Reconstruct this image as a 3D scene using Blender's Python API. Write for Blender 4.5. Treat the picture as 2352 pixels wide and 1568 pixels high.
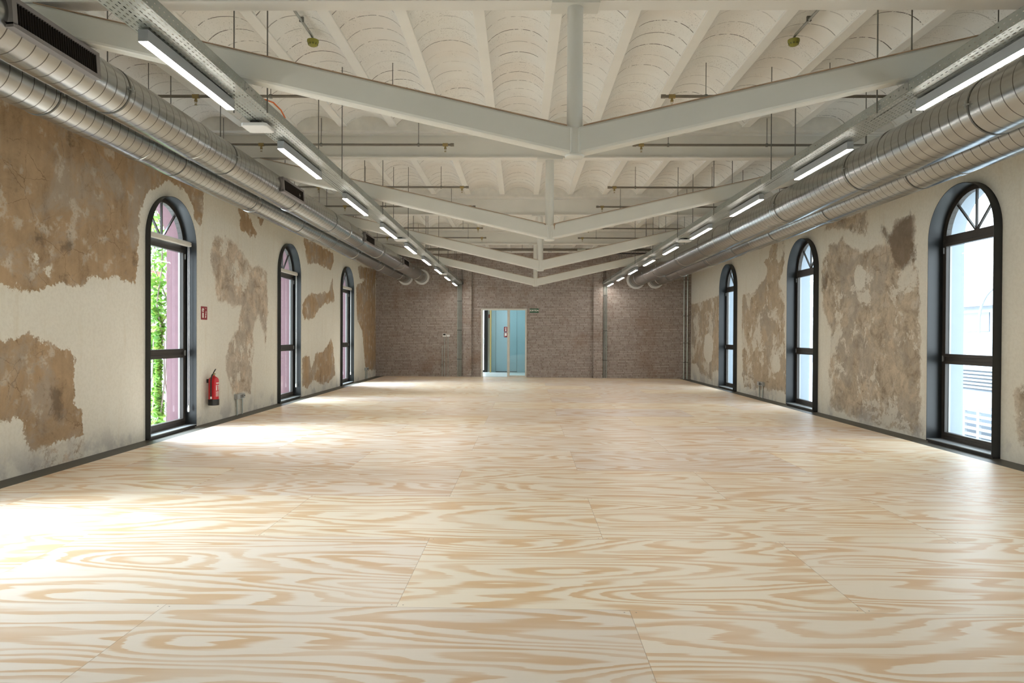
import bpy, bmesh, math, random
import numpy as np
from mathutils import Vector, Matrix
random.seed(7)
D = bpy.data; C = bpy.context.scene; COL = C.collection
for o in list(D.objects): D.objects.remove(o)
PI = math.pi

# ------------------------------------------------------------------ camera
def make_camera():
    yaw, pitch, roll = .0124, .0084, .0045
    f = Vector((-math.sin(yaw)*math.cos(pitch), math.cos(yaw)*math.cos(pitch), -math.sin(pitch)))
    r = Vector((math.cos(yaw), math.sin(yaw), 0)); u = r.cross(f)
    r2 = r*math.cos(roll)+u*math.sin(roll); u2 = u*math.cos(roll)-r*math.sin(roll)
    m = Matrix((r2, u2, -f)).transposed().to_4x4(); m.translation = (0, 0, 1.415)
    cd = D.cameras.new('camera'); cd.sensor_width = 36; cd.lens = 1568*36/2352; cd.clip_end = 300; cd.clip_start = .05
    co = D.objects.new('camera', cd); COL.objects.link(co); co.matrix_world = m; C.camera = co
make_camera()
# ------------------------------------------------------------------ world, exposure
C.view_settings.view_transform = 'Standard'; C.view_settings.look = 'None'
C.view_settings.gamma = 1; C.view_settings.exposure = 1.27; C.view_settings.use_curve_mapping = False
SKY = 3.2; LAMP = 25.0
w = D.worlds.new('overcast_sky'); C.world = w; w.use_nodes = True
wn = w.node_tree.nodes; wl = w.node_tree.links
bg = wn['Background']; bg.inputs[1].default_value = SKY
tc = wn.new('ShaderNodeTexCoord'); sp = wn.new('ShaderNodeSeparateXYZ'); cr = wn.new('ShaderNodeValToRGB')
wl.new(tc.outputs['Generated'], sp.inputs[0]); wl.new(sp.outputs['Z'], cr.inputs[0]); wl.new(cr.outputs[0], bg.inputs[0])
cr.color_ramp.elements[0].position = 0; cr.color_ramp.elements[0].color = (.70, .76, .80, 1)
cr.color_ramp.elements[1].position = .6; cr.color_ramp.elements[1].color = (.80, .93, 1.0, 1)

def skylight():
    # bright hazy side of the sky, left of the hall
    l = D.lights.new('hazy_sun', 'SUN'); l.energy = 13.; l.angle = math.radians(55); l.color = (.74, .87, 1.)
    o = D.objects.new('hazy_sun', l); COL.objects.link(o); el, az = math.radians(41), math.radians(-8)
    d = Vector((math.cos(el)*math.cos(az), math.cos(el)*math.sin(az), -math.sin(el))); o.rotation_euler = d.to_track_quat('-Z', 'Y').to_euler()
skylight()
# ------------------------------------------------------------------ constants of the hall (metres)
XL, XR = -5.06, 5.70
def ywall(x): return 23.80-.0836*(x+5.06)
FA = -math.atan(.0836)
YB = -5.5; ZTOP = 4.52
WIN_L = [-.20, 4.83, 9.805, 14.81, 19.77]
WIN_R = [-1.1, 3.86, 8.82, 13.80, 18.70]
CX = .395

# ------------------------------------------------------------------ material helper
class NT:
    def __init__(s, name):
        s.m = D.materials.new(name); s.m.use_nodes = True; s.t = s.m.node_tree; s.n = s.t.nodes; s.l = s.t.links
        s.p = s.n['Principled BSDF']; s.out = s.n['Material Output']
    def set(s, node, key, v):
        inp = node.inputs[key]
        if hasattr(v, 'links') or isinstance(v, bpy.types.NodeSocket): s.l.new(v, inp)
        else: inp.default_value = v
    def node(s, typ, props=None, **kw):
        n = s.n.new(typ)
        for k, v in (props or {}).items(): setattr(n, k, v)
        for k, v in kw.items():
            s.set(n, int(k[1:]) if k[0] == '_' else k, v)
        return n
    def math(s, op, a, b=None, c=None, clamp=False):
        n = s.n.new('ShaderNodeMath'); n.operation = op; n.use_clamp = clamp
        s.set(n, 0, a)
        if b is not None: s.set(n, 1, b)
        if c is not None: s.set(n, 2, c)
        return n.outputs[0]
    def obj(s): return s.node('ShaderNodeTexCoord').outputs['Object']
    def sep(s, v):
        n = s.node('ShaderNodeSeparateXYZ', _0=v); return n.outputs
    def comb(s, x=0., y=0., z=0.): return s.node('ShaderNodeCombineXYZ', _0=x, _1=y, _2=z).outputs[0]
    def noise(s, vec, scale, detail=3., rough=.5, dist=0., col=False):
        n = s.node('ShaderNodeTexNoise'); s.set(n, 'Vector', vec); s.set(n, 'Scale', scale); s.set(n, 'Detail', detail)
        s.set(n, 'Roughness', rough); s.set(n, 'Distortion', dist)
        return n.outputs[1 if col else 0]
    def ramp(s, fac, stops):
        n = s.n.new('ShaderNodeValToRGB'); s.set(n, 0, fac); e = n.color_ramp.elements
        while len(e) < len(stops): e.new(.5)
        for k, (p, c) in enumerate(stops):
            e[k].position = p; e[k].color = (c[0], c[1], c[2], 1) if not isinstance(c, (int, float)) else (c, c, c, 1)
        return n.outputs[0]
    def step(s, v, lo, hi, a=0., b=1.):
        n = s.n.new('ShaderNodeMapRange'); n.interpolation_type = 'SMOOTHSTEP'
        s.set(n, 0, v); s.set(n, 1, lo); s.set(n, 2, hi); s.set(n, 3, a); s.set(n, 4, b); return n.outputs[0]
    def mix(s, f, a, b, mode='MIX'):
        n = s.n.new('ShaderNodeMix'); n.data_type = 'RGBA'; n.blend_type = mode
        s.set(n, 0, f)
        for k, v in ((6, a), (7, b)):
            s.set(n, k, v if not isinstance(v, tuple) else (v[0], v[1], v[2], 1))
        return n.outputs[2]
    def bump(s, h, strength=.3, dist=.01):
        n = s.n.new('ShaderNodeBump'); s.set(n, 'Height', h); n.inputs['Strength'].default_value = strength
        n.inputs['Distance'].default_value = dist; s.l.new(n.outputs[0], s.p.inputs['Normal'])
    def fin(s, col=None, rough=None, metal=0., spec=None):
        if col is not None: s.set(s.p, 'Base Color', col if not isinstance(col, tuple) else (col[0], col[1], col[2], 1))
        if rough is not None: s.set(s.p, 'Roughness', rough)
        s.p.inputs['Metallic'].default_value = metal
        if spec is not None: s.p.inputs['Specular IOR Level'].default_value = spec
        return s.m

def plain(name, col, rough=.5, metal=0., var=.06, scale=6., bump=0.):
    t = NT(name); n = t.noise(t.obj(), scale, 4.)
    c = t.mix(n, tuple(max(0, x*(1-var*2)) for x in col), tuple(min(1, x*(1+var*2)) for x in col))
    if bump: t.bump(n, bump, .004)
    return t.fin(c, rough, metal)

M = {}
# plywood floor
def mat_plywood():
    t = NT('plywood'); x, y, z = t.sep(t.obj())
    row = t.math('FLOOR', t.math('DIVIDE', t.math('SUBTRACT', y, 3.53), 1.22))
    par = t.math('PINGPONG', row, 1.)            # 0 for even rows, 1 for odd
    xs = t.math('ADD', t.math('SUBTRACT', x, .545-1.22), t.math('MULTIPLY', par, 1.21))
    # row 0 (3.53-4.75) has its joints at -0.66 / 1.76
    cu = t.math('DIVIDE', xs, 2.42); col = t.math('FLOOR', cu)
    fx = t.math('SUBTRACT', cu, col); fy = t.math('SUBTRACT', t.math('DIVIDE', t.math('SUBTRACT', y, 3.53), 1.22), row)
    wn_ = t.node('ShaderNodeTexWhiteNoise', {'noise_dimensions': '2D'}, Vector=t.comb(col, row, 0.))
    rnd = wn_.outputs[0]; rc = t.sep(wn_.outputs[1])
    # growth ring figure, stretched along the panel
    off = t.math('MULTIPLY', rnd, 37.); off2 = t.math('MULTIPLY', rc[1], 23.)
    v = t.comb(t.math('ADD', t.math('MULTIPLY', x, .42), off), t.math('ADD', t.math('MULTIPLY', y, 2.1), off2), 0.)
    n1 = t.noise(v, 1.15, 1.2, .45, .35)
    v2 = t.comb(t.math('MULTIPLY', x, 1.6), t.math('MULTIPLY', y, 16.), off)
    n2 = t.noise(v2, 1., 2., .6)
    v3 = t.comb(t.math('MULTIPLY', x, 4.), t.math('MULTIPLY', y, 150.), off)
    n3 = t.noise(v3, 1., 2., .6)
    dens = t.math('MULTIPLY_ADD', rc[0], 7., 9.)
    h = t.math('ADD', t.math('MULTIPLY', n1, dens), t.math('MULTIPLY', n2, .9))
    h = t.math('ADD', h, t.math('MULTIPLY', n3, .22))
    fr = t.math('FRACT', h)
    b1 = t.step(fr, .40, .66); b2 = t.step(fr, .93, 1.0, 1., 0.)
    band = t.math('MULTIPLY', b1, b2)
    soft = t.math('MULTIPLY', band, t.step(t.noise(v, 2.3, 2.), .3, .6, .45, 1.))
    light = t.mix(n3, (.86, .735, .585), (.90, .795, .67)); dark = t.mix(n2, (.70, .45, .245), (.77, .55, .335))
    c = t.mix(soft, light, dark)
    tone = t.math('MULTIPLY_ADD', rc[2], .12, .93)
    c = t.mix(1., c, t.comb(tone, t.math('MULTIPLY_ADD', rc[2], .12, .925), t.math('MULTIPLY_ADD', rc[1], .05, .95)), 'MULTIPLY')
    # seams and screw heads
    ex = t.math('MULTIPLY', t.math('MINIMUM', fx, t.math('SUBTRACT', 1., fx)), 2.42)
    ey = t.math('MULTIPLY', t.math('MINIMUM', fy, t.math('SUBTRACT', 1., fy)), 1.22)
    e = t.math('MINIMUM', ex, ey); seam = t.step(e, .0008, .0022, 1., 0.)
    c = t.mix(t.math('MULTIPLY', seam, .6), c, (.30, .17, .08))
    sx = t.math('SUBTRACT', ex, .03); sy = t.math('SUBTRACT', ey, .03)
    sc = t.math('SQRT', t.math('ADD', t.math('MULTIPLY', sx, sx), t.math('MULTIPLY', sy, sy)))
    c = t.mix(t.step(sc, .003, .005, .75, 0.), c, (.16, .09, .05))
    r = t.math('MULTIPLY_ADD', n2, .14, .33)
    t.bump(t.math('SUBTRACT', t.math('MULTIPLY', n3, .15), seam), .12, .002)
    return t.fin(c, r, 0., .5)
M['ply'] = mat_plywood()

def mat_plaster(name, brown1, brown2, tan1, tan2):
    t = NT(name); o = t.obj()
    big = t.noise(o, 1.1, 5., .6); mid = t.noise(o, 4.5, 6., .65); fine = t.noise(o, 28., 5., .65)
    x, y, z = t.sep(o)
    streak = t.noise(t.comb(0., t.math('MULTIPLY', y, 7.), t.math('MULTIPLY', z, .8)), 1., 4., .6)
    base = t.mix(big, (.68, .645, .545), (.78, .745, .65)); base = t.mix(t.step(fine, .42, .62, 0., .35), base, (.62, .58, .48))
    base = t.mix(t.step(streak, .52, .75, 0., .35), base, (.60, .52, .38))
    def rag(attr, amp=.32):
        a = t.node('ShaderNodeAttribute', {'attribute_name': attr}).outputs['Fac']
        j = t.math('ADD', t.math('MULTIPLY', t.math('SUBTRACT', mid, .5), amp), t.math('MULTIPLY', t.math('SUBTRACT', fine, .5), .10))
        return t.math('ADD', a, j)
    sb = rag('brown'); st = rag('tan'); sd = rag('dark', .42); sh = rag('hole', .3)
    blot = t.noise(o, 2.6, 11., .78, .5)
    brown = t.ramp(t.math('MULTIPLY_ADD', streak, .35, t.math('MULTIPLY', blot, .75)), [(.32, brown1), (.5, brown2), (.68, tuple(min(1, c*1.25) for c in brown2))])
    tan = t.ramp(blot, [(.36, tan1), (.48, tan2), (.60, tuple(min(1, c*1.35) for c in tan2))])
    # hairline cracks in the old plaster
    cv = t.mix(.12, o, t.noise(o, 5., 4., .6, 0., True))
    vo = t.node('ShaderNodeTexVoronoi', {'feature': 'DISTANCE_TO_EDGE'}, Vector=cv, Scale=2.6).outputs[0]
    crack = t.math('MULTIPLY', t.step(vo, .002, .012, 1., 0.), t.step(t.noise(o, 1.7, 3.), .48, .6))
    pit = t.step(t.noise(o, 55., 2., .5), .70, .78, 0., .7)
    mb = t.step(sb, -.012, .012); mt = t.step(st, -.05, .03)
    c = t.mix(mb, base, brown); c = t.mix(mt, c, tan)
    old = t.math('MAXIMUM', mb, mt)
    c = t.mix(t.math('MULTIPLY', t.math('MULTIPLY', old, crack), .6), c, (.15, .09, .045))
    gm = t.noise(o, .75, 6., .7, .6); c = t.mix(t.math('MULTIPLY', old, t.step(gm, .48, .60, 0., .55)), c, t.mix(mid, (.30, .265, .22), (.47, .43, .37)))
    c = t.mix(t.math('MULTIPLY', old, t.step(mid, .54, .66, 0., .65)), c, (.62, .56, .46))
    isl = t.math('MULTIPLY', old if name.endswith('tan') else mt, t.step(t.noise(o, 1.25, 10., .74, .3), .535, .56)); c = t.mix(t.math('MULTIPLY', isl, .8), c, base)
    c = t.mix(t.math('MULTIPLY', old, t.step(t.noise(o, 9., 6., .7), .55, .68, 0., .45)), c, (.19, .13, .08))
    c = t.mix(t.math('MULTIPLY', old, pit), c, (.20, .13, .08))
    c = t.mix(t.step(sd, -.06, .05, 0., .75), c, (.145, .10, .062))
    c = t.mix(t.step(sh, -.02, .01, 0., .95), c, base)
    # patchy grey band, fading out upwards from the floor
    lowgrey = t.math('MULTIPLY', t.step(z, .0, .42, 1., 0.), t.step(t.noise(o, 2.2, 5., .6), .46, .60))
    c = t.mix(t.math('MULTIPLY', lowgrey, .65), c, t.mix(mid, (.33, .315, .30), (.55, .52, .48)))
    h = t.math('ADD', t.math('MULTIPLY', mid, .6), t.math('MULTIPLY', fine, .3))
    h = t.math('SUBTRACT', h, t.math('MULTIPLY', old, .35)); t.bump(h, .35, .012)
    return t.fin(c, .9, 0., .2)
M['wallL'] = mat_plaster('old_plaster_warm', (.20, .125, .07), (.37, .26, .155), (.32, .245, .17), (.50, .41, .31))
M['wallR'] = mat_plaster('old_plaster_tan', (.27, .205, .135), (.44, .355, .25), (.27, .215, .155), (.44, .365, .27))

def mat_brick():
    t = NT('whitewashed_brick'); o = t.obj(); x, y, z = t.sep(o)
    rw = t.math('FLOOR', t.math('DIVIDE', z, .054)); rs = t.node('ShaderNodeTexWhiteNoise', {'noise_dimensions': '1D'}, W=rw).outputs[0]
    v = t.comb(t.math('ADD', t.math('ADD', x, y), t.math('MULTIPLY', rs, .285)), z, 0.)
    v = t.node('ShaderNodeVectorMath', {'operation': 'ADD'}, _0=v, _1=t.comb(0., t.math('MULTIPLY', t.math('SUBTRACT', t.noise(o, 14., 2.), .5), .004), 0.)).outputs[0]
    b = t.node('ShaderNodeTexBrick', {'offset': 0.}, Vector=v, Scale=1.); b.inputs['Brick Width'].default_value = .285
    b.inputs['Row Height'].default_value = .054; b.inputs['Mortar Size'].default_value = .006; b.inputs['Mortar Smooth'].default_value = .6
    b.inputs['Color1'].default_value = (.46, .40, .36, 1); b.inputs['Color2'].default_value = (.35, .295, .26, 1); b.inputs['Mortar'].default_value = (.15, .10, .07, 1)
    n = t.noise(o, 9., 5., .65); g = t.noise(o, .9, 4., .6)
    c = t.mix(t.step(n, .45, .65, 0., .5), b.outputs[0], (.55, .51, .47), 'MIX')
    c = t.mix(t.math('MULTIPLY', b.outputs[1], 1.), c, (.16, .11, .08))
    c = t.mix(t.step(g, .5, .72, 0., .5), c, (.26, .165, .11))
    t.bump(t.math('ADD', t.math('MULTIPLY', b.outputs[1], -1.), t.math('MULTIPLY', n, .3)), .6, .012)
    return t.fin(c, .85, 0., .25)
M['brick'] = mat_brick()

def mat_vault():
    t = NT('painted_tile_vault'); o = t.obj(); x, y, z = t.sep(o)
    vi = t.math('FLOOR', t.math('DIVIDE', t.math('ADD', x, 5.177), .685))
    yy = t.math('ADD', y, t.math('MULTIPLY', t.math('SINE', t.math('MULTIPLY', vi, 12.9)), .12))
    yy = t.math('ADD', yy, t.math('MULTIPLY', t.math('SUBTRACT', t.noise(o, 3., 3.), .5), .035))
    ln = t.math('DIVIDE', yy, .265); k = t.math('FLOOR', ln); f = t.math('SUBTRACT', ln, k)
    d = t.math('ABSOLUTE', t.math('SUBTRACT', f, .5))
    rn = t.node('ShaderNodeTexWhiteNoise', {'noise_dimensions': '2D'}, Vector=t.comb(k, vi, 0.)).outputs[0]
    gap = t.step(t.noise(t.comb(t.math('MULTIPLY', x, 9.), t.math('MULTIPLY', k, 3.), vi), 1.4, 4., .7), .40, .52)
    line = t.math('MULTIPLY', t.math('MULTIPLY', t.step(d, .012, .036, 1., 0.), gap), t.math('MULTIPLY_ADD', t.math('POWER', rn, 1.5), .85, .2))
    pit = t.step(t.noise(o, 85., 2., .55), .61, .70); area = t.step(t.noise(o, 2.4, 4., .6), .40, .62)
    pits = t.math('MULTIPLY', pit, area)
    n = t.noise(o, 5., 4.)
    c = t.mix(n, (.76, .75, .70), (.85, .84, .79))
    c = t.mix(t.step(t.noise(t.comb(t.math('MULTIPLY', vi, 5.), yy, 0.), 1.3, 2.), .4, .7, 0., .4), c, (.76, .69, .61))
    c = t.mix(t.math('MULTIPLY', pits, .7), c, (.25, .22, .18)); c = t.mix(t.math('MULTIPLY', line, .9), c, (.08, .065, .05))
    t.bump(t.math('SUBTRACT', t.math('MULTIPLY', pits, -.6), line), .45, .006)
    return t.fin(c, .85, 0., .2)
M['vault'] = mat_vault()
M['cream'] = plain('cream_paint', (.81, .795, .735), .6, 0., .03, 3.)
M['steelpaint'] = plain('cream_painted_steel', (.72, .715, .655), .42, 0., .02, 4.)
M['rust'] = plain('rusty_edge', (.40, .28, .18), .8, 0., .2, 12.)
M['rustwhite'] = plain('whitewashed_concrete', (.79, .77, .71), .8, 0., .06, 10., .3)

def mat_duct():
    t = NT('spiral_galvanised_steel'); o = t.obj(); x, y, z = t.sep(o)
    a = t.math('DIVIDE', t.math('ARCTAN2', z, x), 2*PI)
    f = t.math('FRACT', t.math('ADD', t.math('DIVIDE', y, .128), a))
    d = t.math('ABSOLUTE', t.math('SUBTRACT', f, .5)); line = t.step(d, .018, .05, 1., 0.); ridge = t.step(d, .0, .09, 1., 0.)
    n = t.noise(o, 1.6, 3., .5); st = t.noise(t.comb(x, t.math('MULTIPLY', y, .35), z), 5., 2., .5)
    c = t.mix(st, (.38, .395, .39), (.48, .495, .49)); c = t.mix(t.step(n, .5, .75, 0., .5), c, (.40, .385, .35))
    c = t.mix(t.math('MULTIPLY', line, .85), c, (.06, .05, .04))
    r = t.math('MULTIPLY_ADD', st, .10, .20)
    t.bump(ridge, .10, .004)
    return t.fin(c, r, 1.)
M['duct'] = mat_duct()
M['galv'] = plain('galvanised_steel', (.42, .44, .43), .42, 1., .10, 14.)
M['galvlight'] = plain('pale_galvanised_conduit', (.50, .54, .50), .38, 1., .06, 8.)
M['rod'] = plain('threaded_rod', (.20, .20, .18), .5, .8, .1, 20.)
M['pipe'] = plain('dark_sprinkler_pipe', (.22, .20, .165), .45, .7, .12, 9.)
M['blackpipe'] = plain('black_pipe', (.02, .02, .02), .5)
M['brass'] = plain('brass', (.35, .27, .12), .4, .8)
M['wink'] = plain('dark_window_frame', (.030, .024, .019), .42, 0., .1, 5.)
M['liner'] = plain('dark_metal_liner', (.026, .029, .030), .38, .0, .05, 4.)
M['sill'] = plain('grey_metal_sill', (.30, .31, .31), .32, .2, .05, 4.)
M['strip'] = plain('dark_floor_strip', (.075, .068, .052), .5, 0., .12, 7.)
M['pink'] = plain('pink_render', (.185, .105, .118), .9, 0., .06, 9., .3)
M['white'] = plain('white_render', (.60, .64, .68), .85, 0., .02, 6.)
M['frame'] = plain('pale_door_frame', (.66, .64, .57), .45)
M['cyan'] = plain('pale_blue_lobby_panel', (.33, .50, .545), .5, 0., .02, 2.)
M['black'] = plain('black_plastic', (.015, .014, .013), .4)
M['box'] = plain('grey_plastic', (.42, .43, .41), .45)
M['whiteplastic'] = plain('white_plastic', (.82, .82, .80), .4, 0., .01)
M['blind'] = plain('cream_aluminium_cassette', (.66, .62, .53), .45, 0., .02)
M['red'] = plain('red_enamel', (.52, .012, .018), .28, 0., .03)
M['signred'] = plain('sign_red', (.24, .008, .013), .5, 0., .02)
M['signwhite'] = plain('sign_white', (.80, .78, .70), .5, 0., .01)
M['signgreen'] = plain('sign_green', (.005, .085, .035), .5, 0., .02)
M['olive'] = plain('yellow_olive_plastic', (.26, .25, .035), .45, 0., .05)
M['yellow'] = plain('ochre_edge', (.52, .40, .16), .6)
M['lamp_body'] = plain('grey_aluminium', (.36, .375, .38), .45, .0, .03)
M['plate'] = plain('grey_grille_frame', (.24, .225, .225), .5, .2, .03)
M['orange'] = plain('orange_cable', (.75, .16, .02), .5)
M['roof'] = plain('rendered_slab', (.6, .57, .52), .9)
M['leaf'] = None
def mat_leaf():
    t = NT('leaf'); n = t.noise(t.obj(), 7., 3.)
    c = t.ramp(n, [(.3, (.06, .17, .025)), (.5, (.16, .34, .05)), (.7, (.38, .55, .12))])
    t.p.inputs['Transmission Weight'].default_value = 0
    tr = t.node('ShaderNodeBsdfTranslucent', Color=c); mx = t.node('ShaderNodeMixShader', _0=.4, _1=t.p.outputs[0], _2=tr.outputs[0])
    t.l.new(mx.outputs[0], t.out.inputs[0]); return t.fin(c, .5)
M['leaf'] = mat_leaf()
M['bark'] = plain('grey_bark', (.30, .27, .23), .9, 0., .2, 12., .5)
M['orangewall'] = plain('pale_orange_render', (.36, .20, .14), .9)
M['annex'] = plain('bleached_render', (.34, .36, .38), .9)
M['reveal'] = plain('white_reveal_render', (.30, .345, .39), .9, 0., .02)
M['ground'] = plain('pale_paving', (.55, .54, .51), .9)
M['shade'] = plain('grey_blue_opening', (.11, .13, .15), .6)
M['louver'] = plain('pale_louver', (.24, .25, .25), .6)

def mat_glass(name, tint=(1, 1, 1), refl=.08):
    t = NT(name); t.n.remove(t.p); tr = t.node('ShaderNodeBsdfTransparent', Color=(tint[0], tint[1], tint[2], 1))
    gl = t.node('ShaderNodeBsdfGlossy', Roughness=.02); ge = t.node('ShaderNodeNewGeometry'); dt = t.node('ShaderNodeVectorMath', {'operation': 'DOT_PRODUCT'}, _0=ge.outputs['Normal'], _1=ge.outputs['Incoming'])
    c_ = t.math('SUBTRACT', 1., t.math('ABSOLUTE', dt.outputs['Value'])); f = t.math('MULTIPLY_ADD', t.math('POWER', c_, 5.), .85, .05, clamp=True)
    mx = t.node('ShaderNodeMixShader', _0=f, _1=tr.outputs[0], _2=gl.outputs[0]); t.l.new(mx.outputs[0], t.out.inputs[0]); return t.m
M['glass'] = mat_glass('window_glass', (.95, .98, 1.))
M['glassdoor'] = mat_glass('door_glass', (.88, .95, .95))
def mat_emit(name, col, s):
    t = NT(name); t.n.remove(t.p); e = t.node('ShaderNodeEmission', Color=(col[0], col[1], col[2], 1), Strength=s); t.l.new(e.outputs[0], t.out.inputs[0]); return t.m
M['led'] = mat_emit('lamp_diffuser', (1., .935, .86), LAMP)
M['lobbyfill'] = mat_emit('added_lobby_light', (.90, .97, 1.), 5.)

def mat_slots(name, side):
    t = NT(name); x, y, z = t.sep(t.obj()); u = z if side else x
    ru = t.math('DIVIDE', u, .030); k = t.math('FLOOR', ru); fu = t.math('ABSOLUTE', t.math('SUBTRACT', t.math('SUBTRACT', ru, k), .5))
    st = t.math('MULTIPLY', t.math('PINGPONG', k, 1.), .5)
    ry = t.math('FRACT', t.math('ADD', t.math('DIVIDE', y, .05), st)); fy = t.math('ABSOLUTE', t.math('SUBTRACT', ry, .5))
    hole = t.math('MULTIPLY', t.math('LESS_THAN', fu, .13), t.math('LESS_THAN', fy, .17 if side else .28))
    n = t.noise(t.obj(), 8., 3.); c = t.mix(n, (.33, .36, .34), (.45, .48, .455)); t.fin(c, .42, .85)
    tr = t.node('ShaderNodeBsdfTransparent'); mx = t.node('ShaderNodeMixShader', _0=hole, _1=t.p.outputs[0], _2=tr.outputs[0])
    t.l.new(mx.outputs[0], t.out.inputs[0]); return t.m
M['slotbase'] = mat_slots('slotted_steel_base', False); M['slotside'] = mat_slots('slotted_steel_side', True)

# ------------------------------------------------------------------ geometry helpers
class MB:
    def __init__(s): s.v = []; s.f = []; s.mi = []; s.cur = 0
    def add(s, vs, fs):
        b = len(s.v); s.v += [tuple(p) for p in vs]; s.f += [tuple(i+b for i in f) for f in fs]; s.mi += [s.cur]*len(fs); return s
    def box(s, x0, x1, y0, y1, z0, z1):
        return s.add([(x0,y0,z0),(x1,y0,z0),(x1,y1,z0),(x0,y1,z0),(x0,y0,z1),(x1,y0,z1),(x1,y1,z1),(x0,y1,z1)],
            [(0,3,2,1),(4,5,6,7),(0,1,5,4),(1,2,6,5),(2,3,7,6),(3,0,4,7)])
    def tube(s, p, q, r, n=12, r2=None, caps=True):
        p = Vector(p); q = Vector(q); d = (q-p).normalized(); a = Vector((0,0,1)) if abs(d.z) < .9 else Vector((1,0,0))
        u = d.cross(a).normalized(); v = d.cross(u); r2 = r if r2 is None else r2
        vs = [p+(u*math.cos(2*PI*i/n)+v*math.sin(2*PI*i/n))*r for i in range(n)]+[q+(u*math.cos(2*PI*i/n)+v*math.sin(2*PI*i/n))*r2 for i in range(n)]
        fs = [(i, (i+1) % n, n+(i+1) % n, n+i) for i in range(n)]
        if caps: fs += [tuple(range(n-1, -1, -1)), tuple(range(n, 2*n))]
        return s.add(vs, fs)
    def path(s, pts, r, n=8):
        for a, b in zip(pts[:-1], pts[1:]): s.tube(a, b, r, n)
        return s
    def lathe(s, prof, n=24, axis='z', c=(0,0,0)):
        # prof: list of (r, h)
        vs = []
        for r, h in prof:
            for i in range(n):
                a = 2*PI*i/n; x, y = r*math.cos(a), r*math.sin(a)
                p = (x, y, h) if axis == 'z' else ((x, h, y) if axis == 'y' else (h, x, y))
                vs.append((p[0]+c[0], p[1]+c[1], p[2]+c[2]))
        fs = []
        for k in range(len(prof)-1):
            for i in range(n): fs.append((k*n+i, k*n+(i+1) % n, (k+1)*n+(i+1) % n, (k+1)*n+i))
        return s.add(vs, fs)
    def prism(s, poly, a0, a1, axis='y'):
        # poly 2D; axis y: poly in (x,z); axis x: poly in (y,z)
        def P(p, a): return (p[0], a, p[1]) if axis == 'y' else ((a, p[0], p[1]) if axis == 'x' else (p[0], p[1], a))
        n = len(poly); vs = [P(p, a0) for p in poly]+[P(p, a1) for p in poly]
        return s.add(vs, [tuple(range(n)), tuple(range(2*n-1, n-1, -1))]+[(i, n+i, n+(i+1) % n, (i+1) % n) for i in range(n)])
    def build(s, name, mat, parent=None, smooth=False, bevel=0., loc=None, fix=True):
        me = D.meshes.new(name); me.from_pydata(s.v, [], s.f)
        for m_ in (mat if isinstance(mat, (list, tuple)) else [mat]): me.materials.append(m_)
        me.polygons.foreach_set('material_index', s.mi)
        if fix:
            bm = bmesh.new(); bm.from_mesh(me); bmesh.ops.recalc_face_normals(bm, faces=bm.faces); bm.to_mesh(me); bm.free()
        if smooth:
            me.polygons.foreach_set('use_smooth', [True]*len(me.polygons))
            try: me.set_sharp_from_angle(angle=math.radians(40))
            except Exception: pass
        o = D.objects.new(name, me); COL.objects.link(o)
        if parent: o.parent = parent
        if loc: o.location = loc
        if bevel:
            b = o.modifiers.new('bevel', 'BEVEL'); b.width = bevel; b.segments = 2; b.limit_method = 'ANGLE'; b.angle_limit = math.radians(50)
        return o
def thing(name, label, cat, loc=(0,0,0), rz=0., group=None):
    o = D.objects.new(name, None); COL.objects.link(o); o.location = loc; o.rotation_euler = (0, 0, rz); o.empty_display_size = .2
    o['label'] = label; o['category'] = cat
    if group: o['group'] = group
    return o
def tag(o, label, cat, group=None):
    o['label'] = label; o['category'] = cat
    if group: o['group'] = group
    return o
def struct(o): o['kind'] = 'structure'; return o
CH = {}
def kids(o): return [c for c in D.objects if c.parent == o]
def dup(root, loc, rz=None, label=None):
    r = root.copy(); COL.objects.link(r); r.location = loc
    if rz is not None: r.rotation_euler = (0, 0, rz)
    if label: r['label'] = label
    for ch in kids(root):
        c = ch.copy(); COL.objects.link(c); c.parent = r
        for g in kids(ch):
            d = g.copy(); COL.objects.link(d); d.parent = c
    return r
def text_mesh(name, body, size, mat, parent, loc, rot, depth=.0015, sx=1.):
    cu = D.curves.new(name, 'FONT'); cu.body = body; cu.size = size; cu.extrude = depth; cu.offset = size*.035; cu.align_x = 'CENTER'; cu.align_y = 'CENTER'
    to = D.objects.new(name+'_tmp', cu); COL.objects.link(to); dg = bpy.context.evaluated_depsgraph_get(); dg.update()
    me = D.meshes.new_from_object(to.evaluated_get(dg)); D.objects.remove(to); me.materials.clear(); me.materials.append(mat)
    o = D.objects.new(name, me); COL.objects.link(o); o.parent = parent; o.location = loc; o.rotation_euler = rot; o.scale = (sx, 1, 1); return o

# ------------------------------------------------------------------ floor, strips
def build_floor():
    a = .0098; xl, xr = -4.735, 5.335
    pts = [(xl, YB), (xr, YB), (xr, ywall(xr)+.02), (xl, ywall(xl)+.02)]
    ca, sa = math.cos(a), math.sin(a)
    q = [(x*ca-y*sa, x*sa+y*ca) for x, y in pts]      # mesh turned the other way, object turned back
    mb = MB(); mb.prism(q, -.03, 0., 'z'); o = mb.build('floor', M['ply']); o.rotation_euler = (0, 0, -a); struct(o)
    for k, (x0, x1) in enumerate(((XL-.35, xl), (xr, XR+.4))):
        mb = MB(); mb.prism([(x0, YB), (x1, YB), (x1, ywall(x1)+.3), (x0, ywall(x0)+.3)], -.06, -.02, 'z')
        struct(mb.build('trim_%d' % (k+1), M['strip']))
    struct(MB().box(XL-.5, XR+.5, YB-.3, 24.2, -.16, -.06).build('trim_3', M['ground']))
build_floor()

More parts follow.
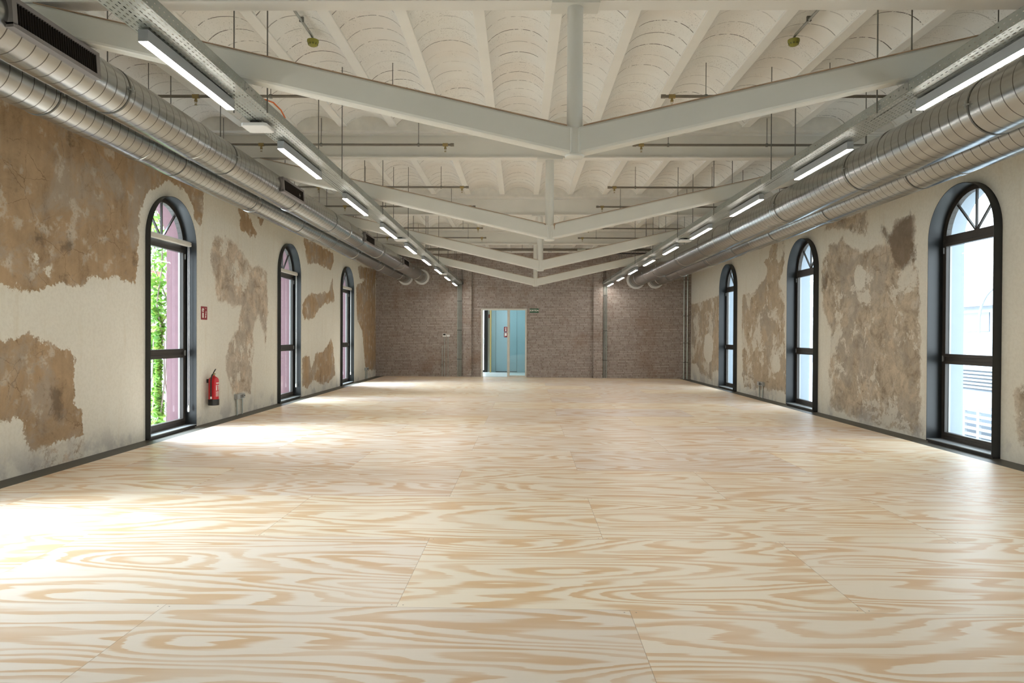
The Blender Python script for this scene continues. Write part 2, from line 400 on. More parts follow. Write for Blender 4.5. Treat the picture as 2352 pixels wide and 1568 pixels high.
def sdf(P, polys):
    # signed distance, positive inside, to a set of polygons; P (n,2)
    best = np.full(len(P), -9.)
    for poly in polys:
        V = np.array(poly); n = len(V); d = np.full(len(P), 1e9); ins = np.zeros(len(P), bool)
        for i in range(n):
            a, b = V[i], V[(i+1) % n]; e = b-a; w_ = P-a
            t = np.clip((w_@e)/max(e@e, 1e-9), 0, 1); d = np.minimum(d, np.hypot(*(w_-t[:, None]*e).T))
            c1 = P[:, 1] >= a[1]; c2 = P[:, 1] < b[1]; c3 = e[0]*w_[:, 1] > e[1]*w_[:, 0]
            ins ^= (c1 & c2 & c3) | (~c1 & ~c2 & ~c3)
        best = np.maximum(best, np.where(ins, d, -d))
    return best
RAD = .655; SPR = 2.735
def side_wall(name, X, wins, mat, patches, holes, xo):
    # room face with arched openings, dense enough to carry the plaster areas
    vs = []; fs = []; R = RAD+.004
    def grid(ys, zlo):
        base = len(vs); m = 74
        for y in ys:
            z0 = zlo(y)
            for j in range(m+1): vs.append((X, y, z0+(ZTOP-z0)*j/m))
        for i in range(len(ys)-1):
            for j in range(m): a = base+i*(m+1)+j; fs.append((a, a+m+1, a+m+2, a+1))
    cur = YB; yend = ywall(X)+.2
    for c in wins:
        a, b = c-R, c+R; n = max(2, int((a-cur)/.06)); grid(list(np.linspace(cur, a, n)), lambda y: -.05)
        grid([c-R*math.cos(PI*i/28) for i in range(29)], lambda y: SPR+math.sqrt(max(0, R*R-(y-c)**2))); cur = b
    grid(list(np.linspace(cur, yend, int((yend-cur)/.06))), lambda y: -.05)
    # flip for the right wall so that normals face the room
    if X > 0: fs = [f[::-1] for f in fs]
    me = D.meshes.new(name); me.from_pydata(vs, [], fs); me.materials.append(mat)
    P = np.array(vs)[:, 1:]
    for key in ('brown', 'tan', 'dark'):
        at = me.attributes.new(key, 'FLOAT', 'POINT'); at.data.foreach_set('value', sdf(P, patches[key]).astype(np.float32))
    hv = np.full(len(P), -9.)
    for (y, z, a, b) in holes: hv = np.maximum(hv, (1-np.hypot((P[:, 0]-y)/a, (P[:, 1]-z)/b))*min(a, b))
    for c in wins:   # fresh render round each opening
        arch = RAD+.10-np.where(P[:, 1] > SPR, np.hypot(P[:, 0]-c, P[:, 1]-SPR), np.abs(P[:, 0]-c)); hv = np.maximum(hv, arch)
    me.attributes.new('hole', 'FLOAT', 'POINT').data.foreach_set('value', hv.astype(np.float32))
    o = D.objects.new(name, me); COL.objects.link(o); struct(o)
    # outer leaf of the wall with its reveals, as a part
    s = -1 if X < 0 else 1; mb = MB(); Ro = RAD-.03
    def arch_pts(c, r, n=56): return [(c-r*math.cos(PI*i/n), SPR+r*math.sin(PI*i/n)) for i in range(n+1)]
    cur = YB-.3; X0 = X+s*.17
    for c in wins:
        mb.prism([(cur, -3.), (c-Ro, -3.), (c-Ro, SPR), (c-Ro, ZTOP), (cur, ZTOP)], min(X0, xo), max(X0, xo), 'x'); cur = c+Ro
        ap = arch_pts(c, Ro)
        for p, q in zip(ap[:-1], ap[1:]): mb.prism([p, q, (q[0], ZTOP), (p[0], ZTOP)], min(X0, xo), max(X0, xo), 'x')
        mb.box(min(X0, xo), max(X0, xo), c-Ro, c+Ro, -3., .03)
    mb.box(min(X0, xo), max(X0, xo), cur, yend+.3, -3., ZTOP)
    mb.build('outer_leaf', M['pink'] if s < 0 else M['reveal'], o, fix=True)
    return o

PATCH_LEFT = {'brown': [[(6.26, 1.84), (6.75, 1.87), (7.08, 1.86), (7.46, 1.97), (7.75, 1.97), (8.03, 2.07), (8.51, 2.12), (8.8, 2.1), (8.93, 2.0), (8.96, 2.37), (8.98, 2.84), (9.06, 3.14), (9.3, 3.38), (9.67, 3.58), (10.17, 3.61), (10.44, 3.44), (10.54, 3.22), (10.75, 3.13), (10.81, 3.48), (10.84, 3.69), (10.58, 3.97), (9.91, 4.19), (8.8, 4.61), (7.19, 4.71), (6.27, 4.69)], [(6.26, 1.4), (6.69, 1.37), (6.96, 1.4), (7.15, 1.33), (7.38, 1.25), (7.6, 1.23), (7.67, 1.1), (7.67, 0.85), (7.71, 0.6), (7.83, 0.49), (7.83, 0.22), (7.6, 0.22), (7.31, 0.2), (6.99, 0.18), (6.94, 0.32), (6.89, 0.51), (6.74, 0.56), (6.57, 0.56), (6.26, 0.61)], [(12.13, 3.73), (12.42, 3.7), (12.72, 3.6), (13.04, 3.32), (12.72, 3.27), (12.23, 3.28), (12.26, 3.52)], [(13.03, 3.73), (13.39, 3.67), (13.26, 3.52), (13.08, 3.62)], [(15.84, 3.68), (18.35, 3.63), (18.48, 3.41), (18.14, 3.14), (16.97, 3.19), (16.2, 3.11), (15.94, 3.44)], [(15.79, 2.11), (16.11, 2.38), (17.35, 2.46), (17.94, 2.55), (18.31, 2.93), (18.49, 2.35), (17.35, 2.18), (16.62, 1.83), (15.95, 1.76), (15.76, 1.91)], [(15.76, 0.9), (16.29, 0.93), (16.46, 0.56), (16.81, 0.97), (17.56, 1.01), (18.16, 1.29), (18.37, 1.17), (18.6, 0.33), (17.96, 0.14), (17.18, 0.19), (16.63, 0.34), (16.29, 0.15), (15.77, 0.19)], [(20.94, 2.94), (21.63, 3.06), (23.7, 3.68), (23.89, 0.18), (22.27, 0.27), (21.77, 1.54), (21.06, 1.94)], [(21.16, 3.57), (23.84, 3.69), (23.85, 3.39), (21.34, 3.18)]], 'tan': [[(11.15, 2.96), (11.51, 3.06), (12.04, 3.02), (12.42, 2.83), (12.83, 2.63), (13.04, 2.74), (13.53, 2.66), (13.58, 2.01), (13.49, 1.14), (13.38, 1.49), (13.15, 1.82), (12.89, 1.65), (12.83, 0.91), (12.73, 0.34), (12.43, 0.36), (11.95, 0.36), (11.69, 0.8), (11.77, 1.25), (12.14, 1.48), (12.33, 1.95), (11.35, 1.98), (11.26, 2.34), (11.12, 2.61)], [(7.02, 0.18), (7.83, 0.19), (7.91, -0.0), (7.38, -0.01), (6.99, 0.0)]], 'dark': [[(7.60, 3.66), (7.655, 3.66), (7.655, 3.53), (7.60, 3.53)], [(7.04, 2.44), (7.15, 2.43), (7.15, 2.36), (7.02, 2.35)], [(7.44, 2.42), (7.6, 2.42), (7.59, 2.35), (7.46, 2.33)], [(7.31, 0.83), (7.49, 0.82), (7.45, 0.48), (7.3, 0.5)], [(7.47, 2.07), (7.53, 2.07), (7.53, 1.98), (7.46, 1.97)], [(8.83, 2.53), (8.92, 2.51), (8.9, 2.34), (8.82, 2.36)]]}
PATCH_RIGHT = {'brown': [[(22.87, 2.47), (21.16, 2.53), (19.72, 2.58), (19.67, 0.2), (20.15, 0.15), (20.85, 0.15), (22.14, 0.26), (22.82, 0.29)], [(17.61, 2.51), (16.66, 2.48), (16.37, 2.7), (15.99, 2.77), (15.8, 2.95), (16.09, 3.18), (15.81, 3.25), (15.54, 3.57), (14.85, 3.52), (14.82, 3.05), (15.13, 2.6), (14.88, 2.3), (14.75, 1.92), (14.86, 1.54), (14.7, 0.89), (14.69, 0.24), (15.34, 0.23), (17.42, 0.12), (17.56, 0.45), (17.65, 1.56)]], 'tan': [[(13.08, 2.53), (12.97, 2.85), (12.7, 2.98), (12.74, 3.1), (12.36, 3.09), (12.19, 3.18), (12.11, 3.06), (11.64, 2.85), (11.21, 2.83), (10.68, 2.87), (10.62, 2.99), (10.5, 3.17), (10.09, 3.2), (9.98, 3.21), (9.99, 2.52), (9.88, 2.35), (9.85, 1.88), (9.82, 1.07), (9.83, 0.26), (9.72, 0.03), (10.39, 0.03), (11.44, 0.07), (12.56, 0.13), (12.66, 0.65), (12.58, 1.53), (12.86, 1.86)], [(12.89, 3.57), (12.28, 3.55), (11.36, 3.46), (11.28, 3.09), (11.8, 3.24), (12.45, 3.42), (12.92, 3.41)], [(7.89, 0.8), (7.74, 0.91), (7.73, 0.12), (7.85, 0.25)]], 'dark': [[(10.88, 3.17), (10.62, 3.03), (10.07, 3.23), (9.97, 2.52), (10.43, 2.45), (10.62, 2.72)], [(12.96, 2.52), (12.78, 2.58), (12.78, 2.3), (13.0, 2.31)]]}
HOLES_LEFT = [(7.08, 2.22, 0.03, 0.04), (7.24, 2.09, 0.03, 0.04)]
HOLES_RIGHT = [(20.78, 1.06, 0.51, 0.46), (15.27, 0.82, 0.25, 0.21), (11.56, 2.44, 0.2, 0.21), (15.14, 3.23, 0.15, 0.17), (22.41, 0.17, 0.76, 0.36), (19.93, 0.25, 0.35, 0.18)]
side_wall('wall_left', XL, WIN_L, M['wallL'], PATCH_LEFT, HOLES_LEFT, -5.44)
side_wall('wall_right', XR, WIN_R, M['wallR'], PATCH_RIGHT, HOLES_RIGHT, 6.08)

# ------------------------------------------------------------------ windows
def arch_strip(mb, s, r0, r1, o0, o1, z0=0., n=24, bottom=True):
    # band between radius r0 and r1 following jambs and arch, from depth o0 to o1 (outwards)
    def line(r): return [(-r, z0)]+[(-r*math.cos(PI*i/n), SPR+r*math.sin(PI*i/n)) for i in range(n+1)]+[(r, z0)]
    A, B = line(r0), line(r1)
    for i in range(len(A)-1):
        mb.prism([A[i], A[i+1], B[i+1], B[i]], s*o0, s*o1, 'x')
    return mb
def make_window(idx, X, s, lip, c, blind):
    w_ = D.objects.new('window_%d' % idx, None); COL.objects.link(w_); w_.location = (X, c, 0); struct(w_)
    R = RAD
    mb = arch_strip(MB(), s, R-.008, R, -lip, .20, .0, 80); mb.build('liner', M['liner'], w_, False)
    mb = MB(); mb.box(min(-s*lip, s*.20), max(-s*lip, s*.20), -R+.008, R-.008, .022, .032); mb.build('sill', M['sill'], w_)
    MB().box(min(-s*(lip-.02), s*.1), max(-s*(lip-.02), s*.1), -R+.01, R-.01, -.02, .0215).build('sill_shadow_base', M['black'], w_)  # base block coloured black for the shadow under the projecting sill
    # fixed frame with transom and the opening sash
    fr = MB(); arch_strip(fr, s, R-.075, R-.009, .10, .17, .033)
    a, b = min(s*.10, s*.17), max(s*.10, s*.17); fr.box(a, b, -R+.07, R-.07, .033, .10); fr.box(a, b, -R+.07, R-.07, 2.68, 2.80)
    fr.box(a, b, -R+.07, R-.07, 1.085, 1.175); f = fr.build('frame', M['wink'], w_, bevel=.003)
    sh = MB(); a, b = min(s*.085, s*.15), max(s*.085, s*.15)
    for z0, z1 in ((1.15, 2.70), (.085, 1.105)):
        sh.box(a, b, -R+.06, -R+.105, z0, z1); sh.box(a, b, R-.105, R-.06, z0, z1); sh.box(a, b, -R+.1, R-.1, z0, z0+.045); sh.box(a, b, -R+.1, R-.1, z1-.045, z1)
    sa = sh.build('sash', M['wink'], w_, bevel=.003)
    hg = MB()
    for z in (1.13, 2.60): hg.box(min(s*.07, s*.09), max(s*.07, s*.09), R-.075, R-.06, z-.04, z+.04)
    hg.build('hinge', M['sill'], sa)
    mu = MB(); rr = R-.075
    for ang in (90, 50, 130):
        q = (rr*math.cos(math.radians(ang)), SPR+rr*math.sin(math.radians(ang))); p = (0, 2.79); d = Vector((q[0]-p[0], q[1]-p[1])).normalized(); nn = Vector((-d.y, d.x))*.011
        mu.prism([(p[0]-nn.x, p[1]-nn.y), (p[0]+nn.x, p[1]+nn.y), (q[0]+nn.x, q[1]+nn.y), (q[0]-nn.x, q[1]-nn.y)], s*.118, s*.145, 'x')
    mu.build('fan_bar', M['wink'], w_)
    g = MB(); x = s*.132
    g.add([(x, -R+.1, .12), (x, R-.1, .12), (x, R-.1, 1.07), (x, -R+.1, 1.07)], [(0, 1, 2, 3)])
    g.add([(x, -R+.1, 1.18), (x, R-.1, 1.18), (x, R-.1, 2.67), (x, -R+.1, 2.67)], [(0, 1, 2, 3)])
    ap = [(-rr*math.cos(PI*i/20), SPR+rr*math.sin(PI*i/20)) for i in range(21)]
    g.add([(x, -rr, 2.79)]+[(x, p[0], p[1]) for p in ap]+[(x, rr, 2.79)], [tuple(range(23))]); g.build('glass', M['glass'], w_)
    # pale spacer strip round the panes, seen on the far jamb
    e = MB()
    for z0, z1 in ((.12, 1.07), (1.18, 2.67)): e.box(min(s*.135, s*.16), max(s*.135, s*.16), R-.112, R-.104, z0, z1)
    e.build('glazing_bead', M['sill'], f)
    # portal so that sky light is sampled through the opening
    return w_
n = 0
for c in WIN_L: n += 1; make_window(n, XL, -1, .07, c, True)
for c in WIN_R: n += 1; make_window(n, XR, 1, .10, c, False)

def make_blind(c, label):
    t = thing('roller_blind', label, 'blind', (XL-.02, c, 0), 0, 'roller blinds on the left-hand windows')
    R = RAD-.014
    mb = MB(); mb.prism([(-.048, 2.755), (.012, 2.755), (.018, 2.765), (.018, 2.815), (-.005, 2.832), (-.048, 2.832)], -R, R, 'y'); mb.build('cassette', M['blind'], t, bevel=.003)
    e = MB(); e.box(.0, .0185, R-.03, R-.012, 2.79, 2.80); e.build('end_screw', M['black'], t)
    ch = MB(); ch.tube((.004, R-.045, .30), (.004, R-.045, 2.76), .0035, 6); ch.tube((.004, R-.085, .30), (.004, R-.085, 2.76), .0035, 6); cd = ch.build('pull_chain', M['whiteplastic'], t)
    wt = MB(); wt.lathe([(.0, .225), (.014, .23), (.017, .26), (.014, .31), (.006, .325), (0, .325)], 12, 'z', (.004, R-.065, 0)); wt.build('chain_weight', M['whiteplastic'], cd, True)
    return t
make_blind(WIN_L[2], 'cream roller blind cassette with a white chain, on the big window nearest the red extinguisher')
make_blind(WIN_L[3], 'cream roller blind cassette on the middle of the three left-hand arched windows')
make_blind(WIN_L[4], 'cream roller blind cassette on the arched window nearest the far-left corner')

# ------------------------------------------------------------------ far wall (local frame: x along the wall from its left end, y away from the room)
FW = D.objects.new('wall_far', None); COL.objects.link(FW); FW.location = (XL, 23.80, 0); FW.rotation_euler = (0, 0, FA); struct(FW)
CA = math.cos(FA)
def U(x): return (x-XL)/CA
def far_wall():
    L = (XR-XL)/CA; d0, d1 = U(-1.355), U(.215); DT = 2.345; T = .35; ZT = 4.245
    mb = MB(); mb.box(-.4, d0, 0, T, -.06, ZT); mb.box(d1, L+.4, 0, T, -.06, ZT); mb.box(d0, d1, 0, T, DT, ZT); mb.build('brickwork', M['brick'], FW)
    MB().box(-.4, L+.4, -.02, T, ZT, ZT+.12).build('ledge', M['rustwhite'], FW)
    MB().box(-.4, L+.4, .0, T, ZT+.12, ZTOP).build('wall_head', M['rustwhite'], FW)
    for x0, x1 in ((-1.955, -1.672), (2.468, 2.775)):
        MB().box(U(x0), U(x1), -.13, .0, -.06, ZT-.02).build('pilaster', M['brick'], FW)
far_wall()
struct(MB().box(XL-.6, XR+.6, YB-.3, YB, -.1, ZTOP).build('wall_back', M['wallR']))
for nm in ('brown', 'tan', 'dark', 'hole'):
    me_ = D.objects['wall_back'].data; at_ = me_.attributes.new(nm, 'FLOAT', 'POINT'); at_.data.foreach_set('value', [-9.]*len(me_.vertices))

# ------------------------------------------------------------------ vaulted ceiling with its joists
def ceiling():
    mb = MB(); cd = .29; spz = 4.272; rise = .125; n = 14; vs = []; fs = []
    for k in range(-8, 8):
        xc = .303+.685*k+.3425; ring = []
        for i in range(n+1):
            t = -1+2*i/n; ring.append((xc+t*cd, spz+rise*(1-t*t*(.6+.4*t*t))))
        b = len(vs); vs += [(p[0], YB, p[1]) for p in ring]+[(p[0], 24.1, p[1]) for p in ring]
        fs += [(b+i, b+n+1+i, b+n+2+i, b+i+1) for i in range(n)]
    mb.add(vs, fs); o = mb.build('ceiling', M['vault'], None, True, fix=False); struct(o)
    j0 = None
    for k in range(-8, 9):
        xc = .303+.685*k
        if j0 is None:
            j = MB(); j.box(-.055, .055, YB, 24.1, 4.255, 4.40); j0 = j.build('joist', M['cream'], o, bevel=.006); j0.location = (xc, 0, 0)
        else:
            c = j0.copy(); COL.objects.link(c); c.parent = o; c.location = (xc, 0, 0)
    MB().box(XL-.6, XR+.6, YB-.4, 24.4, ZTOP, ZTOP+.2).build('roof_slab', M['roof'], o)
ceiling()

# ------------------------------------------------------------------ steel trusses
TY = [5.09, 9.49, 13.92, 18.32]
TL = ['nearest of the white V-shaped trusses, with the tallest-looking round post',
      'second nearest white V-shaped truss, with the rust-stained joint at its post',
      'third white V-shaped truss from the front, before the brick wall',
      'farthest white V-shaped truss, closest to the brick end wall']
def truss(y, label):
    t = thing('roof_truss', label, 'truss', (CX, y, 2.745), 0, 'V-shaped steel roof trusses'); G = lambda z: z-2.745
    x0, x1 = XL-CX+.01, XR-CX-.01
    b = MB(); b.prism([(-.074, G(3.865)), (.074, G(3.865)), (.074, G(3.88)), (.006, G(3.882)), (.006, G(4.185)), (.074, G(4.187)), (.074, G(4.20)), (-.074, G(4.20)), (-.074, G(4.187)), (-.006, G(4.185)), (-.006, G(3.882)), (-.074, G(3.88))], x0, x1, 'x')
    b.build('top_beam', M['cream'], t)
    c = MB(); c.box(x0, x1, -.17, .17, G(4.20), G(4.50)); c.build('concrete_bearing', M['rustwhite'], t, bevel=.01)
    sl = .228; H = .205
    for s in (-1, 1):
        d1 = (1.12-H)/sl; d2 = 1.12/sl
        dmax = (x1 if s > 0 else -x0); d2 = min(d2, dmax); zt = min(1.12, d2*sl)
        # box section: mitred at the post, cut level under the beam
        def ring(yy, inset):
            return [(s*.0, yy, .0+inset), (s*.0, yy, H), (s*d1, yy, 1.12), (s*d2, yy, 1.12), (s*d2, yy, min(1.12, d2*sl+inset))]
        mb = MB(); P = [(0, 0), (0, H), (s*d1, 1.12), (s*d2, 1.12)]
        mb.prism(P, -.065, .065, 'y'); ch = mb.build('chord', M['steelpaint'], t, bevel=.022)
        e = MB(); q = s*.06; 
        e.prism([(s*.06, H+sl*.06+.001), (s*d1, 1.121), (s*d1, 1.114), (s*.06, H+sl*.06-.006)], -.0675, .0675, 'y'); e.build('rusty_edge', M['rust'], ch)
    p = MB(); p.tube((0, 0, .14), (0, 0, 1.12), .059, 28); p.build('king_post', M['steelpaint'], t, True)
    pl = MB(); pl.box(-.175, .175, -.09, .09, 1.10, 1.119); pl.build('head_plate', M['steelpaint'], t)
    cp = MB(); cp.lathe([(0, -.012), (.058, -.012), (.070, -.004), (.073, .008), (.05, .02), (0, .02)], 24); cp.build('foot_plate', M['steelpaint'], t, True)
    MB().box(-.04, .04, -.0635, .0635, .004, H-.004).build('gusset', M['steelpaint'], t)
    wd = MB()
    for s in (-1, 1): wd.tube((s*.03, -.064, .02), (s*.03, -.064, H-.01), .007, 6)
    wd.build('weld', M['steelpaint'], t)
    if y == TY[1]:
        r = MB(); r.prism([(.048, .20), (.060, .225), (.078, .222), (.083, .205), (.072, .19), (.070, .15), (.066, .125), (.062, .15), (.058, .185)], -.0665, -.064, 'y'); r.prism([(-.06, .195), (-.045, .215), (-.075, .208)], -.0665, -.064, 'y'); r.build('rust_stain', M['rust'], t)
    return t
for y, l in zip(TY, TL): truss(y, l)

# ------------------------------------------------------------------ ventilation ducts
def duct(X, Z, r, label, grilles=(), inner=True):
    t = thing('ventilation_duct', label, 'duct', (X, 0, Z), 0); yw = ywall(X)
    prof = [(r, YB+.1)]
    ys = [y for y in np.arange(1.1, yw-.6, 3.0)]
    prof = [(0, YB+.1), (r, YB+.1)]
    for y in ys: prof += [(r, y-.045), (r+.006, y-.04), (r+.006, y+.04), (r, y+.045)]
    prof += [(r, yw+.1)]
    MB().lathe(prof, 56, 'y').build('duct_body', M['duct'], t, True)
    cw = MB(); cw.lathe([(r+.005, yw-.05), (r+.062, yw-.05), (r+.072, yw-.03), (r+.072, yw+.05)], 48, 'y'); cw.build('wall_collar', M['whiteplastic'], t, True)
    first = None; y = 3.5
    k = 0
    while y < yw-.3:
        if first is None:
            mb = MB(); mb.lathe([(r+.001, -.009), (r+.004, -.009), (r+.004, .009), (r+.001, .009)], 40, 'y')
            s_ = 1 if X < 0 else -1
            first = mb.build('clamp', M['rod'], t, False); first.location = (0, y, 0)
            lg = MB(); lg.box(s_*r-.004, s_*r+.03*s_ if s_ > 0 else s_*r+.004, -.02, .02, -.004, .004) if s_ > 0 else lg.box(-r-.03, -r+.004, -.02, .02, -.004, .004)
            lg.tube((s_*(r+.02), 0, -.03), (s_*(r+.02), 0, .03), .006, 8); l0 = lg.build('clamp_bolt', M['galv'], first)
            rd = MB(); rd.tube((0, 0, r), (0, 0, 4.36-Z), .005, 6); r0 = rd.build('hanger_rod', M['rod'], t); r0.location = (.0, y, 0)
        else:
            c = first.copy(); COL.objects.link(c); c.parent = t; c.location = (0, y, 0)
            l = l0.copy(); COL.objects.link(l); l.parent = c
            q = r0.copy(); COL.objects.link(q); q.parent = t; q.location = (0, y, 0)
        y += 2.13
    for gy in grilles:
        ph = math.radians(4); g = MB(); L, Hh = .42, .083
        fr = D.objects.new('grille', None)
        mb = MB()
        mb.box(-.05, .012, -L-.03, L+.03, Hh-.012, Hh+.018); mb.box(-.05, .012, -L-.03, L+.03, -Hh-.018, -Hh+.012)
        mb.box(-.05, .012, -L-.03, -L+.012, -Hh, Hh); mb.box(-.05, .012, L-.012, L+.03, -Hh, Hh)
        o = mb.build('grille', M['plate'], t); o.location = ((r+.014)*math.cos(ph), gy, (r+.014)*math.sin(ph)); o.rotation_euler = (0, -ph, 0)
        bk = MB().box(-.012, -.005, -L, L, -Hh, Hh).build('grille_dark_plate', M['black'], o)  # black plate stands in for the shaded depth behind the slats
        sl = MB()
        for i in range(34):
            yy = -L+.012+i*(2*L-.024)/33; sl.box(-.004, .007, yy-.0012, yy+.0012, -Hh+.01, Hh-.01)
        sl.build('grille_slats', M['wink'], o)
    return t
duct(-3.43, 2.02+1.415, .194, 'inner of the two spiral ducts on the left, fitted with dark slotted grilles', (4.73, 9.65, 14.55, 19.2))
duct(-4.00, 2.00+1.415, .188, 'outer spiral duct on the left, running close along the stained left wall')
duct(3.88, 1.90+1.415, .243, 'inner spiral duct on the right, the thickest one, beside the right cable tray')
duct(4.52, 1.88+1.415, .203, 'outer spiral duct on the right, running close along the right wall')

# ------------------------------------------------------------------ cable trays
ZB = 3.165
def tray(X, label, yend):
    t = thing('cable_tray', label, 'cable tray', (X, 0, ZB), 0, 'slotted cable trays'); y0 = -5.3; y1 = yend
    MB().box(-.12, .12, y0, y1, 0, .0015).build('tray_base', M['slotbase'], t)
    for s in (-1, 1):
        MB().box(s*.12-.001, s*.12+.001, y0, y1, 0, .075).build('side_rail', M['slotside'], t)
        MB().box(min(s*.12, s*.108), max(s*.12, s*.108), y0, y1, .074, .0765).build('rail_lip', M['galv'], t)
    r0 = None; y = 3.09
    while y < y1-.2:
        for s in (-1, 1):
            if r0 is None: r0 = MB().tube((0, 0, -.02), (0, 0, 4.375-ZB), .0055, 8).build('hanger_rod', M['rod'], t); o = r0
            else: o = r0.copy(); COL.objects.link(o); o.parent = t
            o.location = (s*.131, y, 0)
        b = MB().box(-.14, .14, y-.012, y+.012, -.006, .0) if False else None
        y += 2.23
    c0 = None; y = 2.0
    while y < y1:
        for s in (-1, 1):
            if c0 is None:
                mb = MB(); mb.box(-.0012, .0012, -.09, .09, .004, .07)
                for yy in (-.07, -.03, .03, .07): mb.tube((-.006, yy, .025 if abs(yy) > .05 else .05), (.006, yy, .025 if abs(yy) > .05 else .05), .006, 8)
                c0 = mb.build('splice_plate', M['galv'], t); o = c0
            else: o = c0.copy(); COL.objects.link(o); o.parent = t
            o.location = (s*.1225, y, 0)
        y += 3.0
    for i, (dx, mat) in enumerate(((-.06, 'black'), (-.035, 'black'), (.03, 'box'), (.05, 'box'))):
        pts = [Vector((dx+.012*math.sin(yy*1.3+i*2), yy, .008+.006*math.sin(yy*2.1+i))) for yy in np.arange(y0+.2, y1-.1, .5)]
        MB().path(pts, .0045, 6).build('cable', M[mat], t, True)
    return t
TXL, TXR = -2.115, 2.875
tray(TXL, 'slotted steel cable tray with lamps on the left side of the hall', ywall(TXL)-.02)
tray(TXR, 'slotted steel cable tray with lamps on the right side of the hall', ywall(TXR)-.02)
oc = MB().path([(TXL+.118, 5.30, ZB+.078), (TXL+.13, 5.45, ZB+.105), (TXL+.132, 5.62, ZB+.10), (TXL+.12, 5.75, ZB+.079)], .006, 8).build('orange_cable', M['orange'], None, True)
tag(oc, 'short loop of orange cable rising over the rim of the left cable tray', 'cable')

# ------------------------------------------------------------------ linear lamps under the trays
ORD = ['nearest', 'second', 'third', 'fourth', 'fifth', 'sixth', 'seventh', 'eighth', 'ninth']
def lamp0():
    t = thing('linear_lamp', '', 'lamp', (0, 0, 0), 0)
    mb = MB(); mb.box(-.029, .029, 0, 1.18, .004, .072); mb.build('housing', M['lamp_body'], t, bevel=.001)
    MB().box(-.0265, .0265, .004, 1.176, .0, .004).build('diffuser', M['led'], t)
    mb = MB(); mb.box(-.01, .01, .12, .16, .072, .081); mb.box(-.01, .01, 1.02, 1.06, .072, .081); mb.build('bracket', M['black'], t)
    return t
proto = lamp0(); used = False
for side, X, word in ((0, -2.163, 'left'), (1, 2.925, 'right')):
    for k in range(9):
        y = 3.885+2.235*k
        lb = '%s bright linear lamp under the %s cable tray%s' % (ORD[k], word, ', counted from the front' if k else ', at the front')
        if not used: o = proto; o.location = (X, y, 3.083); o['label'] = lb; used = True
        else: o = dup(proto, (X, y, 3.083), None, lb)
        o['group'] = 'linear lamps under the %s cable tray' % word

# ------------------------------------------------------------------ wireless access boxes
def ap(X, y, label):
    t = thing('wireless_access_point', label, 'wireless box', (X, y, 3.115), 0, 'white wireless boxes under the trays')
    mb = MB(); r = .105; c = .02
    mb.prism([(-r+c, -r), (r-c, -r), (r, -r+c), (r, r-c), (r-c, r), (-r+c, r), (-r, r-c), (-r, -r+c)], 0, .03, 'z'); mb.build('casing', M['whiteplastic'], t, bevel=.006)
    MB().box(-.03, .03, -.085, .06, .0305, .049).build('bracket', M['black'], t)
ap(-2.185, 5.65, 'large white square wireless box under the left tray between the first two lamps')
ap(-2.165, 12.3, 'small-looking white wireless box under the left tray, halfway down the hall')
ap(-2.165, 19.02, 'white wireless box far down the left tray near the brick wall')
ap(2.94, 12.3, 'white wireless box under the right tray')

# ------------------------------------------------------------------ sprinkler pipes
def head(mbase, t, x):
    pass
def sprinkler(y, side, label):
    z = 4.008; xa, xb = (XL+.02, -.92) if side < 0 else (1.51, XR-.02)
    tip = xb if side < 0 else xa; s = -1 if side < 0 else 1
    t = thing('sprinkler_pipe', label, 'sprinkler pipe', (tip, y, z), 0, 'sprinkler pipes across the ceiling')
    MB().tube((0, 0, 0), ((xa if side < 0 else xb)-tip, 0, 0), .0165, 12).build('pipe', M['pipe'], t, True)
    MB().tube((-s*.002, 0, 0), (s*.045, 0, 0), .022, 12).build('end_cap', M['pipe'], t, True)
    heads = [s*.115, s*2.63]; rods = [s*.48, s*1.81, s*3.15]
    h0 = None
    for x in heads:
        if h0 is None:
            mb = MB(); mb.tube((-.035, 0, 0), (.035, 0, 0), .023, 12); mb.tube((0, 0, -.055), (0, 0, 0), .013, 10)
            mb.lathe([(0, -.056), (.017, -.056), (.017, -.042), (.0, -.042)], 10)
            mb.tube((-.012, 0, -.056), (-.004, 0, -.09), .0025, 6); mb.tube((.012, 0, -.056), (.004, 0, -.09), .0025, 6)
            mb.lathe([(0, -.090), (.015, -.091), (.015, -.094), (0, -.094)], 12)
            h0 = mb.build('sprinkler_head', M['brass'], t); o = h0
        else: o = h0.copy(); COL.objects.link(o); o.parent = t
        o.location = (x, 0, 0)
    r0 = None
    for x in rods:
        if r0 is None:
            r0 = MB().tube((0, 0, .02), (0, 0, 4.37-z), .0045, 6).build('hanger_rod', M['rod'], t); o = r0
            k0 = MB().lathe([(.0175, -.012), (.024, -.012), (.024, .012), (.0175, .012)], 14, 'x').build('pipe_clip', M['rod'], t); kk = k0
        else:
            o = r0.copy(); COL.objects.link(o); o.parent = t; kk = k0.copy(); COL.objects.link(kk); kk.parent = t
        o.location = (x, 0, 0); kk.location = (x, 0, 0)
    return t
SY = [7.42, 9.30, 11.95, 13.74, 16.5, 18.12]
DS = ['behind the nearest truss', 'just before the second truss', 'behind the second truss', 'just before the third truss', 'behind the third truss', 'just before the farthest truss']
for y, d in zip(SY, DS):
    sprinkler(y, -1, 'dark sprinkler pipe on the left half of the ceiling, %s' % d)
    sprinkler(y, 1, 'dark sprinkler pipe on the right half of the ceiling, %s' % d)
